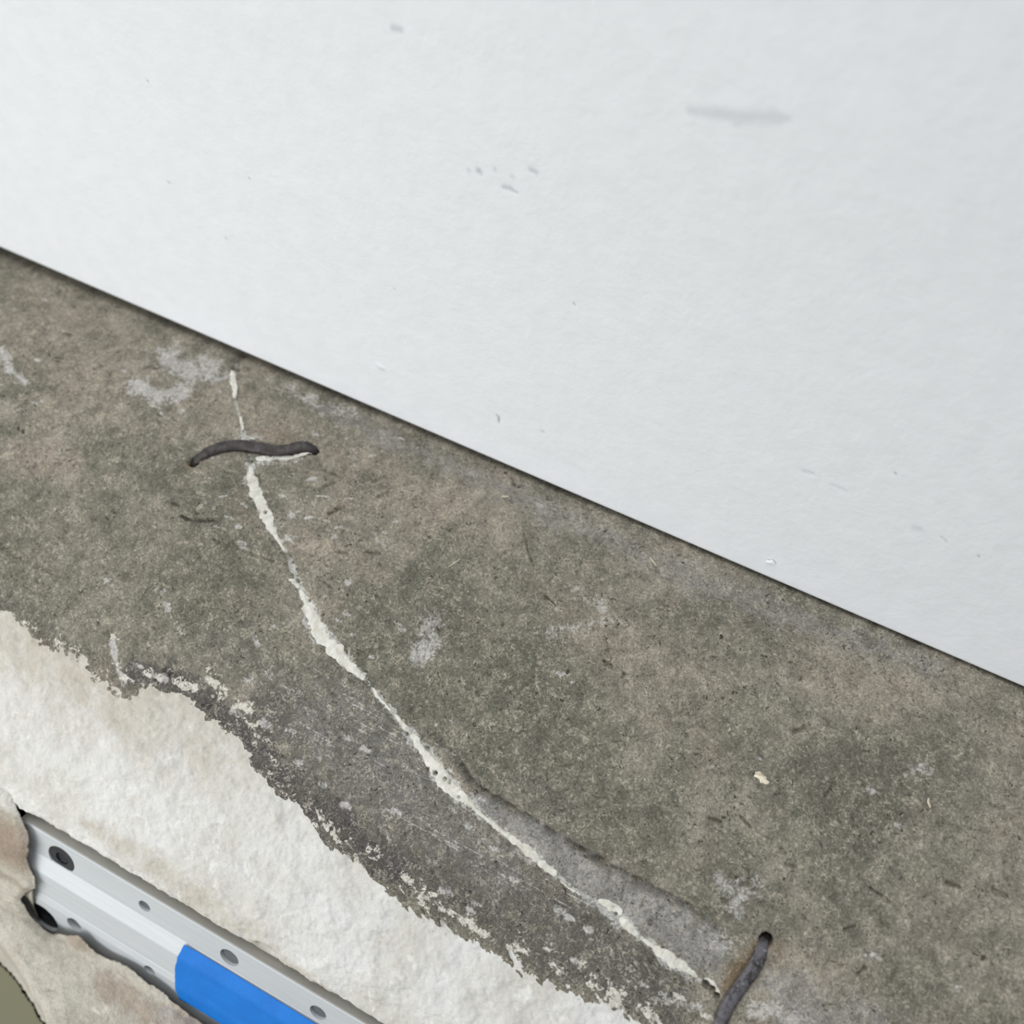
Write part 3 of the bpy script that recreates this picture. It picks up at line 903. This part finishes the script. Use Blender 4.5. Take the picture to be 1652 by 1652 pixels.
def drape_strip(name, pts, mat, parent, lift=0.00035, seed=0, nc=17, jag=0.38):
    Q = np.array([(*surf0(a, b), c * px_m(a, b)) for a, b, c in pts])
    S = np.concatenate([[0], np.cumsum(np.hypot(np.diff(Q[:, 0]), np.diff(Q[:, 1])))])
    nl = max(8, int(S[-1] / 0.0005))
    s = np.linspace(0, S[-1], nl)
    cx = np.interp(s, S, Q[:, 0]); cv = np.interp(s, S, Q[:, 1]); hw = np.interp(s, S, Q[:, 2])
    ker = np.ones(7) / 7
    if nl > 20:
        cx[3:-3] = np.convolve(cx, ker, 'valid'); cv[3:-3] = np.convolve(cv, ker, 'valid'); hw[3:-3] = np.convolve(hw, ker, 'valid')
    tx = np.gradient(cx); tv = np.gradient(cv); l = np.hypot(tx, tv) + 1e-12
    nx, nvv = -tv / l, tx / l
    endf = np.sqrt(np.clip(np.minimum(s, S[-1] - s) / (0.6 * hw + 1e-6), 0.03, 1))
    wl = hw * endf * (1 + jag * fbm(s, s * 0 + seed, 0.004, 3, 100 + seed, 0.65) * 1.6)
    wr = hw * endf * (1 + jag * fbm(s, s * 0 + seed, 0.004, 3, 200 + seed, 0.65) * 1.6)
    wl = wl + 0.00055 * fbm(s, s * 0 + seed, 0.0016, 2, 150 + seed) * endf
    wr = wr + 0.00055 * fbm(s, s * 0 + seed, 0.0016, 2, 250 + seed) * endf
    u = np.linspace(-1, 1, nc)
    off = np.where(u[None] < 0, u[None] * np.clip(wl, 1e-5, 1)[:, None], u[None] * np.clip(wr, 1e-5, 1)[:, None])
    x = cx[:, None] + nx[:, None] * off; v = cv[:, None] + nvv[:, None] * off
    h = lift * (1 - np.abs(u[None]) ** 5) - 0.0004 * (np.abs(u[None]) > 0.97)
    h = h * np.minimum(1, hw[:, None] / 0.0016 + 0.25)
    h = h + 0.00016 * fbm(x, v, 0.003, 3, 300 + seed)
    for a, b, r in voids:
        d = np.hypot(x - a, v - b)
        h = h - 0.0042 * sstep(1.15 * r, 0.5 * r, d)
    # bridge the groove: use the surface at the strip's rim
    rim = 0.5 * (disp_at(x[:, :1], v[:, :1]) + disp_at(x[:, -1:], v[:, -1:]))
    cen = disp_at(x, v)
    bl = 1 - np.abs(u[None]) ** 2
    dd = np.maximum(cen, rim * bl + cen * (1 - bl))
    pts3 = surf(x, v, h, smooth=dd)
    return grid_obj(name, pts3[::-1] if False else pts3, mat, parent)


for i, pts in enumerate(FILLS):
    drape_strip('plaster_fill', pts, M['fill'], block, seed=i)['label'] = 'off-white lime filling pressed into the crack'

# ------------------------------------------------------------------ lead staples
def staple(name, pts, label, wear, dive0, dive1):
    Q = np.array([(*surf0(a, b), c * px_m(a, b)) for a, b, c in pts])
    S = np.concatenate([[0], np.cumsum(np.hypot(np.diff(Q[:, 0]), np.diff(Q[:, 1])))])
    Q = catmull(Q, 16)
    S = np.concatenate([[0], np.cumsum(np.hypot(np.diff(Q[:, 0]), np.diff(Q[:, 1])))])
    nl = 110
    s = np.linspace(0, S[-1], nl)
    cx, cv, r = (np.interp(s, S, Q[:, k_]) for k_ in range(3))
    ker = np.ones(9) / 9
    for a in (cx, cv, r):
        a[4:-4] = np.convolve(a, ker, 'valid')
    dd = np.convolve(np.pad(disp_at(cx, cv), 8, mode='edge'), np.ones(17) / 17, 'valid')
    dd = np.clip(dd, np.median(dd) - 0.0006, np.median(dd) + 0.002)
    lift = r * 0.45
    e0 = np.clip(1 - s / 0.010, 0, 1); e1 = np.clip(1 - (S[-1] - s) / 0.010, 0, 1)
    lift = lift - dive0 * e0 ** 2.2 - dive1 * e1 ** 2.2
    C = base_pt(cx, cv) + base_nrm(cv) * (dd + lift)[:, None]
    # legs set into the drilled sockets
    T0, T1 = -base_nrm(cv[:1])[0], -base_nrm(cv[-1:])[0]
    C = np.vstack([C[0] + T0 * 0.006, C, C[-1] + T1 * 0.006]); r = np.concatenate([r[:1], r, r[-1:]])
    N = np.vstack([base_nrm(cv[:1]), base_nrm(cv), base_nrm(cv[-1:])])
    T = np.gradient(C, axis=0); T /= np.linalg.norm(T, axis=1)[:, None]
    T[0] = T[1]; T[-1] = T[-2]
    B = np.cross(T, N); B /= np.linalg.norm(B, axis=1)[:, None] + 1e-12
    N2 = np.cross(B, T)
    nc = 20
    ph = np.linspace(0, 2 * math.pi, nc, endpoint=False)
    cs = np.sign(np.cos(ph)) * np.abs(np.cos(ph)) ** 0.8; sn = np.sign(np.sin(ph)) * np.abs(np.sin(ph)) ** 0.8
    V = []
    for k_ in range(len(C)):
        rr = r[k_] * (1 + 0.035 * fbm(np.cos(ph) * 0.003 + k_ * 0.0005, np.sin(ph) * 0.003, 0.004, 3, 500))
        V.append(C[k_] + B[k_] * (cs * rr)[:, None] + N2[k_] * (sn * rr * 0.72)[:, None])
    V = np.array(V)
    nl2 = len(C)
    F = [(a * nc + b, a * nc + (b + 1) % nc, (a + 1) * nc + (b + 1) % nc, (a + 1) * nc + b) for a in range(nl2 - 1) for b in range(nc)]
    F += [tuple(range(nc - 1, -1, -1)), tuple((nl2 - 1) * nc + b for b in range(nc))]
    o = mesh_obj(name, V.reshape(-1, 3), F, M['staple'])
    at = o.data.attributes.new('wear', 'FLOAT', 'POINT')
    at.data.foreach_set('value', np.full(len(o.data.vertices), wear, np.float32))
    me = o.data; bm = bmesh.new(); bm.from_mesh(me); bmesh.ops.recalc_face_normals(bm, faces=bm.faces); bm.to_mesh(me); bm.free()
    tag(o, label, 'staple', 'lead staples across the crack')
    return o


staple('metal_staple', ST1, 'dark bent lead staple across the upper crack near the white wall', 0.15, 0.0045, 0.0038)
staple('metal_staple', ST2, 'grey scuffed lead staple at the lower end of the crack', 1.0, 0.006, 0.006)

# ------------------------------------------------------------------ aluminium rail
def unit(deg):
    a = math.radians(deg)
    return np.array([math.cos(a), math.sin(a)])


A = {k_: line_angle(233, y) for k_, y in dict(strip=1441, face=1479, bevel=1510, drop=1544, ledge=1556, low=1600).items()}
T75 = unit(180 + 75); N75 = unit(90 + 75)
R0 = np.array([RECESS_Y - 0.0006, G_end[1] - 0.0150])          # top rear edge, against the recess
R1 = hit_dir(R0, N75 * 0.9 + np.array([-0.1, 0.0]), A['strip'])
R2 = hit_dir(R1, T75, A['face'])
R3 = hit_dir(R2, unit(180 + 52), A['bevel'])
R4 = hit_dir(R3, unit(180 + 74), A['drop'])
R5 = hit_dir(R4, unit(180 + 66), A['ledge'])
R6 = hit_dir(R5, unit(180 + 80), A['low'])
R7 = R6 + np.array([0.0, -0.012])
R8 = np.array([R0[0], R7[1]])
print('rail section', [tuple(np.round(p * 1000, 1)) for p in (G_end, R0, R1, R2, R3, R4, R5, R6, R7, R8)])


def sec_x(px, py, A_, B_):
    """photograph point on the rail face running A_-B_ in section -> (x, fraction along the face)"""
    d = ray(px, py); a = math.atan2(d[2], d[1])
    p = hit_dir(A_, B_ - A_, a)
    s = math.hypot(p[0] - CY, p[1] - CZ) / math.hypot(d[1], d[2])
    return CAM[0] + s * d[0], p


RX0 = sec_x(33, 1322, R0, R1)[0]
RX1 = 0.30
rail = empty('metal_rail', (0.5 * (RX0 + RX1), RECESS_Y, R7[1]))
tag(rail, 'silver aluminium rail with drilled flanges set into the recess of the stone block', 'rail')


def bevel_section(pts, r=0.0006):
    out = []
    n_ = len(pts)
    for i in range(n_):
        a, b, c = pts[i - 1], pts[i], pts[(i + 1) % n_]
        u1 = (a - b) / np.linalg.norm(a - b); u2 = (c - b) / np.linalg.norm(c - b)
        out += [b + u1 * r, b + (u1 + u2) * r * 0.29, b + u2 * r]
    return out


def prism(name, sec, x0, x1, mat, parent):
    sec = bevel_section([np.array(p) for p in sec])
    n_ = len(sec)
    V = [(x0, p[0], p[1]) for p in sec] + [(x1, p[0], p[1]) for p in sec]
    F = [(i, (i + 1) % n_, n_ + (i + 1) % n_, n_ + i) for i in range(n_)]
    F += [tuple(range(n_ - 1, -1, -1)), tuple(range(n_, 2 * n_))]
    o = mesh_obj(name, V, F, mat, parent, smooth=False)
    bm = bmesh.new(); bm.from_mesh(o.data); bmesh.ops.recalc_face_normals(bm, faces=bm.faces); bm.to_mesh(o.data); bm.free()
    return o


upper = prism('upper_flange', [R0, R1, R2, np.array([R0[0], R2[1]])], RX0, RX1, M['alu'], rail)
rib = prism('rib', [np.array([R0[0], R2[1]]), R2, R3, R4, np.array([R0[0], R4[1]])], RX0, RX1, M['alu'], rail)
lower = prism('lower_flange', [np.array([R0[0], R4[1]]), R4, R5, R6, R7, R8], RX0, RX1, M['alu'], rail)


def frame_on(A_, B_):
    t = (B_ - A_) / np.linalg.norm(B_ - A_)
    nrm = np.array([t[1], -t[0]])
    if nrm @ np.array([-1, 0.3]) < 0:
        nrm = -nrm
    return t, nrm


def disc_mesh(name, x, p, t, nrm, rad, rings, mat, parent, nseg=28, sides=None):
    """lathe about the face normal: rings = [(radius factor, height)]"""
    V, F = [], []
    for rf, h in rings:
        for k_ in range(nseg):
            a = 2 * math.pi * k_ / nseg
            du, dt = math.cos(a) * rad * rf, math.sin(a) * rad * rf
            q = p + t * dt + nrm * h
            V.append((x + du, q[0], q[1]))
    for r_ in range(len(rings) - 1):
        for k_ in range(nseg):
            k2 = (k_ + 1) % nseg
            F.append((r_ * nseg + k_, r_ * nseg + k2, (r_ + 1) * nseg + k2, (r_ + 1) * nseg + k_))
    F.append(tuple((len(rings) - 1) * nseg + k_ for k_ in range(nseg)))
    o = mesh_obj(name, V, F, mat, parent, smooth=False)
    bm = bmesh.new(); bm.from_mesh(o.data); bmesh.ops.recalc_face_normals(bm, faces=bm.faces); bm.to_mesh(o.data); bm.free()
    return o


edge = prism('edge_shade_strip', [R0 + np.array([0, 0.0008]), R1 + np.array([0.0006, 0.0008]), R1 + np.array([0.0006, -0.0012]), R0 + np.array([0, -0.0012])],
             RX0, RX1, M['strip'], rail)  # added strip, its grey stands in for shade under the stone edge
edge['label'] = 'grey strip added for the shade along the top of the rail'
cutters = {'u': [], 'l': []}


def bore(which, px, py, dia_px, depth=0.004):
    A_, B_ = (R1, R2) if which == 'u' else (R4, R6)
    x, p = sec_x(px, py, A_, B_)
    t, nrm = frame_on(A_, B_)
    rad = 0.5 * dia_px * 0.00040
    rad = min(rad, 0.0145)
    cutters[which].append((x, p, t, nrm, rad, depth))
    return x, p, t, nrm, rad


def cut(obj, items):
    bm = bmesh.new()
    for x, p, t, nrm, rad, depth in items:
        ns = 32; top = []; bot = []
        for k_ in range(ns):
            a = 2 * math.pi * k_ / ns
            for lst, h in ((top, 0.004), (bot, -depth)):
                q = p + t * math.sin(a) * rad + nrm * h
                lst.append(bm.verts.new((x + math.cos(a) * rad, q[0], q[1])))
        bm.faces.new(top); bm.faces.new(bot[::-1])
        for k_ in range(ns):
            k2 = (k_ + 1) % ns
            bm.faces.new((top[k_], bot[k_], bot[k2], top[k2]))
    bmesh.ops.recalc_face_normals(bm, faces=bm.faces)
    me = bpy.data.meshes.new('cutter'); bm.to_mesh(me); bm.free()
    c = bpy.data.objects.new('cutter', me); COL.objects.link(c)
    md = obj.modifiers.new('bores', 'BOOLEAN'); md.operation = 'DIFFERENCE'; md.solver = 'EXACT'; md.object = c
    bpy.context.view_layer.update()
    dg = bpy.context.evaluated_depsgraph_get()
    new = bpy.data.meshes.new_from_object(obj.evaluated_get(dg))
    obj.modifiers.remove(md)
    obj.data = new
    bpy.data.objects.remove(c, do_unlink=True)


ub = [bore('u', 99, 1386, 50, 0.0022), bore('u', 233, 1462, 21), bore('u', 370, 1545, 32), bore('u', 513, 1634, 27), bore('u', 640, 1712, 27)]
lb = [bore('l', 70, 1478, 62, 0.0045), bore('l', 122, 1490, 29), bore('l', 243, 1563, 20), bore('l', 400, 1662, 24)]
cut(upper, cutters['u']); cut(lower, cutters['l'])
for b_, d_ in [(q, 0.0038) for q in ub[1:]] + [(q, 0.0038) for q in lb[1:]]:
    x, p, t, nrm, rad = b_
    disc_mesh('bore_shade_disc', x, p, t, nrm, rad * 0.97, [(1.0, -0.0020), (0.93, -0.0017), (0.0, -0.0017)][:2], M['bore'], rail)  # dark discs stand in for the shade inside the drilled holes
# black socket-head bolts with hex recess
for b_, hs in ((ub[0], -0.0004), (lb[0], -0.0020)):
    x, p, t, nrm, rad = b_
    bo = disc_mesh('bolt', x, p, t, nrm, rad, [(0.97, -0.0021), (0.97, hs - 0.0004), (0.90, hs), (0.46, hs), (0.46, hs - 0.0016)], M['bolt'], rail)
    bo['label'] = 'black countersunk socket bolt'
    hx = disc_mesh('hex_socket', x, p, t, nrm, rad * 0.44, [(1.0, hs - 0.0010), (0.92, hs - 0.0014)], M['bolt'], bo, nseg=6)

# ------------------------------------------------------------------ blue tape over the rail
TX0, pt_ = sec_x(299, 1526, R2, R3)
chain = [R2 + (R3 - R2) * 0.10, R3, R4, R5, R5 + (R6 - R5) * 0.36]
CS = np.concatenate([[0], np.cumsum([np.linalg.norm(b - a) for a, b in zip(chain[:-1], chain[1:])])])
nw, nt = 60, 220
ss = np.linspace(0, CS[-1], nw)
cy = np.interp(ss, CS, [p[0] for p in chain]); cz = np.interp(ss, CS, [p[1] for p in chain])
ker = np.ones(5) / 5
cy[2:-2] = np.convolve(cy, ker, 'valid'); cz[2:-2] = np.convolve(cz, ker, 'valid')
ty, tz = np.gradient(cy), np.gradient(cz); l_ = np.hypot(ty, tz)
ny_, nz_ = tz / l_, -ty / l_
if ny_.mean() > 0:
    ny_, nz_ = -ny_, -nz_
TX1 = 0.17
tl = np.linspace(0, 1, nt)
frac = ss / CS[-1]
left = TX0 - 0.0034 * np.sin(np.clip(frac, 0, 1) * 2.6) + 0.004 * frac ** 2 + 0.0007 * fbm(ss, ss * 0, 0.004, 3, 61)
LX = left[None] + (TX1 - left[None]) * tl[:, None]
lft = 0.0009 + 0.00022 * fbm(LX, np.repeat(ss[None], nt, 0), 0.03, 3, 62) + 0.0004 * np.exp(-((tl[:, None]) / 0.02) ** 2)
TP = np.stack([LX, cy[None] + ny_ * lft, cz[None] + nz_ * lft], -1)
tape = grid_obj('blue_tape', TP, M['tape'])
sm = tape.modifiers.new('thickness', 'SOLIDIFY'); sm.thickness = 0.00018; sm.offset = 0
tag(tape, 'bright blue masking tape stuck along the aluminium rail', 'tape')

# ------------------------------------------------------------------ broken front lip of the block
LB0 = np.array([G_end[0] - 0.0012, G_end[1] + 0.0012])
LBU = np.array([G_end[0] + 0.012, G_end[1] + 0.0175])
out = hit_dir(R5, unit(180 + 76), line_angle(233, 1578)) + np.array([-0.0065, 0.002])
ENV = [LBU, LB0, R3 + np.array([-0.006, 0.004]), R5 + np.array([-0.0065, 0.0035]), out, out + unit(180 + 16) * 0.05, out + unit(180 + 22) * 0.16]
ENV = np.array(ENV)
ENVS = np.concatenate([[0], np.cumsum(np.linalg.norm(np.diff(ENV, axis=0), axis=1))])


def lip_pt(px, py):
    d = ray(px, py); a = math.atan2(d[2], d[1])
    best = None
    for i in range(len(ENV) - 1):
        p0, p1 = ENV[i], ENV[i + 1]
        try:
            p = hit_dir(p0, p1 - p0, a)
        except Exception:
            continue
        L = np.linalg.norm(p1 - p0); f_ = (p - p0) @ (p1 - p0) / L
        if -1e-6 <= f_ <= L + 1e-6 or (i == len(ENV) - 2 and f_ > L):
            s = math.hypot(p[0] - CY, p[1] - CZ) / math.hypot(d[1], d[2])
            best = (CAM[0] + s * d[0], ENVS[i] + f_)
            break
    if best is None:
        best = (CAM[0] + 0.66 * d[0], 0.0)
    return best


LIP = [(-520, 930), (-150, 1160), (-60, 1215), (0, 1255), (18, 1285), (30, 1314), (36, 1334), (46, 1362), (45, 1378), (39, 1390), (43, 1408), (50, 1424), (56, 1438), (42, 1446),
       (33, 1457), (47, 1479), (62, 1495), (80, 1506), (101, 1511), (124, 1512), (141, 1531), (162, 1546), (200, 1563), (228, 1582),
       (252, 1600), (276, 1620), (304, 1642), (340, 1664), (420, 1706), (560, 1790), (620, 1830), (480, 1900), (260, 1860), (120, 1760),
       (88, 1690), (72, 1655), (58, 1618), (30, 1570), (0, 1520), (-40, 1470), (-90, 1430), (-150, 1400), (-520, 1190)]
LQ = np.array([lip_pt(*p) for p in LIP])
st = 0.0010
lx_ = np.arange(LQ[:, 0].min() - 0.012, LQ[:, 0].max() + 0.012, st)
ls_ = np.arange(max(0, LQ[:, 1].min() - 0.012), LQ[:, 1].max() + 0.012, st)
LGX, LGS = np.meshgrid(lx_, ls_, indexing='ij')
inside = np.zeros(LGX.shape, bool); dist = np.full(LGX.shape, 9.0)
for a, b in zip(LQ, np.roll(LQ, -1, 0)):
    cond = (a[1] > LGS) != (b[1] > LGS)
    xi = (b[0] - a[0]) * (LGS - a[1]) / (b[1] - a[1] + 1e-15) + a[0]
    inside ^= cond & (LGX < xi)
    d = b - a; t = np.clip(((LGX - a[0]) * d[0] + (LGS - a[1]) * d[1]) / (d @ d + 1e-15), 0, 1)
    dist = np.minimum(dist, np.hypot(LGX - a[0] - t * d[0], LGS - a[1] - t * d[1]))
sd = np.where(inside, dist, -dist) + 0.0009 * fbm(LGX, LGS, 0.006, 3, 81)
ey = np.interp(LGS, ENVS, ENV[:, 0]); ez = np.interp(LGS, ENVS, ENV[:, 1])
e = 0.006
tyy = np.interp(LGS + e, ENVS, ENV[:, 0]) - np.interp(LGS - e, ENVS, ENV[:, 0])
tzz = np.interp(LGS + e, ENVS, ENV[:, 1]) - np.interp(LGS - e, ENVS, ENV[:, 1])
l_ = np.hypot(tyy, tzz) + 1e-9
nyy, nzz = tzz / l_, -tyy / l_
rel = 0.0022 * fbm(LGX * 0.5, LGS, 0.022, 4, 82) + 0.0009 * fbm(LGX, LGS, 0.006, 3, 83) - 0.0028 * sstep(0.006, 0.0, sd)
LP = np.stack([LGX, ey + nyy * rel, ez + nzz * rel], -1)
# beyond the outline the edge falls away to the floor
fall = sstep(0.0006, -0.0034, sd)
LP[..., 2] = LP[..., 2] * (1 - fall) + FLOOR_Z * fall
upm = sstep(ENVS[4] + 0.001, ENVS[4] - 0.003, LGS)          # the lobe beside the rail's end leans back to the left
upm = upm * sstep(RX0 + 0.030, RX0 + 0.016, LGX)
quick = sstep(0.0010, -0.0010, sd)
LP[..., 1] = LP[..., 1] * (1 - quick * (1 - upm)) + np.minimum(LP[..., 1], R6[0] - 0.003) * quick * (1 - upm)
LP[..., 0] = LP[..., 0] - 0.018 * quick * upm
cell = (sd[:-1, :-1] > -0.0058) & (sd[1:, 1:] > -0.0058) & (sd[1:, :-1] > -0.0058) & (sd[:-1, 1:] > -0.0058)
bx, bsv = lip_pt(10, 1362)
brown = 0.8 * sstep(0.026, 0.008, np.hypot((LGX - bx) * 0.9, (LGS - bsv)) + 0.004 * fbm(LGX, LGS, 0.006, 3, 85))
crustm = sstep(ENVS[1] + 0.007, ENVS[1] + 0.001, LGS + 0.003 * fbm(LGX, LGS, 0.008, 3, 87))
for q, r_ in [((190, 1600), .008), ((230, 1630), .010), ((310, 1650), .012), ((120, 1520), .006)]:
    a, b = lip_pt(*q)
    brown = np.maximum(brown, 0.6 * sstep(1.3, 0.2, np.hypot((LGX - a) * 0.5, LGS - b) / r_ + 0.6 * fbm(LGX, LGS, 0.006, 3, 86)))
lip = grid_obj('front_lip', LP, M['lip'], block, mask=cell, attrs={'brown': brown, 'crust': crustm})
lip['label'] = 'pale broken stone lip in front of the rail'

# ------------------------------------------------------------------ crumbs and fibres lying on the block
def fibre(pts_px, rad, lift, label, mat='straw'):
    C = []
    for (a, b), h in zip(pts_px, lift):
        x, v = surf0(a, b)
        C.append(surf(np.array(x), np.array(v), np.array(h)))
    C = np.array(C)
    nn = 14
    tt = np.linspace(0, len(C) - 1, nn)
    C = np.stack([np.interp(tt, range(len(C)), C[:, k_]) for k_ in range(3)], -1)
    C[1:-1] = (C[:-2] + C[1:-1] * 2 + C[2:]) / 4
    T = np.gradient(C, axis=0); T /= np.linalg.norm(T, axis=1)[:, None]
    N = np.array([0, -0.2, 1.0]); B = np.cross(T, N); B /= np.linalg.norm(B, axis=1)[:, None]; N2 = np.cross(B, T)
    V = []; nc = 6
    for k_ in range(nn):
        rr = rad * (0.55 + 0.45 * math.sin(math.pi * (k_ + 0.5) / nn))
        for c in range(nc):
            a = 2 * math.pi * c / nc
            V.append(C[k_] + B[k_] * math.cos(a) * rr + N2[k_] * math.sin(a) * rr * 0.7)
    F = [(a * nc + b, a * nc + (b + 1) % nc, (a + 1) * nc + (b + 1) % nc, (a + 1) * nc + b) for a in range(nn - 1) for b in range(nc)]
    F += [tuple(range(nc - 1, -1, -1)), tuple((nn - 1) * nc + b for b in range(nc))]
    o = mesh_obj('straw_bit', V, F, M[mat])
    tag(o, label, 'straw', 'dry fibres lying on the stone')
    return o


fibre([(809, 801), (815, 801), (821, 801)], 0.00055, (0.0004, 0.0004, 0.0004), 'short straight straw bit on the stone below the white wall edge')
fibre([(1497, 1288), (1496, 1295), (1500, 1304)], 0.00065, (0.0004, 0.0008, 0.0003), 'curled cream fibre on the right side of the stone')
fibre([(724, 914), (732, 909), (742, 902)], 0.00035, (0.0003, 0.0004, 0.0003), 'thin pale hair-like fibre in the middle of the stone')
fibre([(884, 967), (889, 972), (894, 978)], 0.00040, (0.0003, 0.0006, 0.0003), 'thin pale fibre beside a small dark nick mid-stone')
fibre([(1048, 900), (1053, 906), (1059, 914)], 0.00040, (0.0003, 0.0005, 0.0003), 'thin pale fibre near the white wall edge, right of centre')

# cream flake with a curled tail
fx, fv = surf0(1229, 1255)
nu, nvv_ = 26, 26
uu, ww = np.meshgrid(np.linspace(0, 1, nu), np.linspace(0, 2 * math.pi, nvv_), indexing='ij')
rad = (0.0030 * (1 + 0.35 * np.sin(2 * ww + 0.6) + 0.18 * np.sin(5 * ww) + 0.1 * np.sin(9 * ww + 1))) * uu
xg = fx + rad * np.cos(ww) * 1.15; vg = fv + rad * np.sin(ww) * 0.9
hh = 0.0013 * (1 - uu ** 2.5) * (1 + 0.5 * fbm(xg, vg, 0.002, 3, 91)) - 0.0002
FP = surf(xg, vg, hh, smooth=np.full(xg.shape, float(disp_at(np.array(fx), np.array(fv)))))
flake = grid_obj('plaster_flake', FP, M['flake'])
tag(flake, 'small cream plaster flake lying on the right half of the stone', 'flake')
fibre([(1232, 1251), (1224, 1249), (1218, 1246)], 0.00045, (0.0012, 0.0020, 0.0014), 'tiny curled fibre sticking out of the cream flake')
# paint lump on the wall
wx_, wz_, wk = wall_pt(1243, 906)
r0 = 0.0016 * (1 + 0.3 * np.sin(2 * ww) + 0.15 * np.sin(5 * ww + 1)) * uu
WPt = np.stack([wx_ + r0 * np.cos(ww) * 1.6, -0.0003 - 0.0011 * (1 - uu ** 2), wz_ + r0 * np.sin(ww)], -1)
pl_ = grid_obj('paint_lump', WPt[:, ::-1], M['wall'])
tag(pl_, 'tiny white paint lump on the wall just above the stone', 'paint')
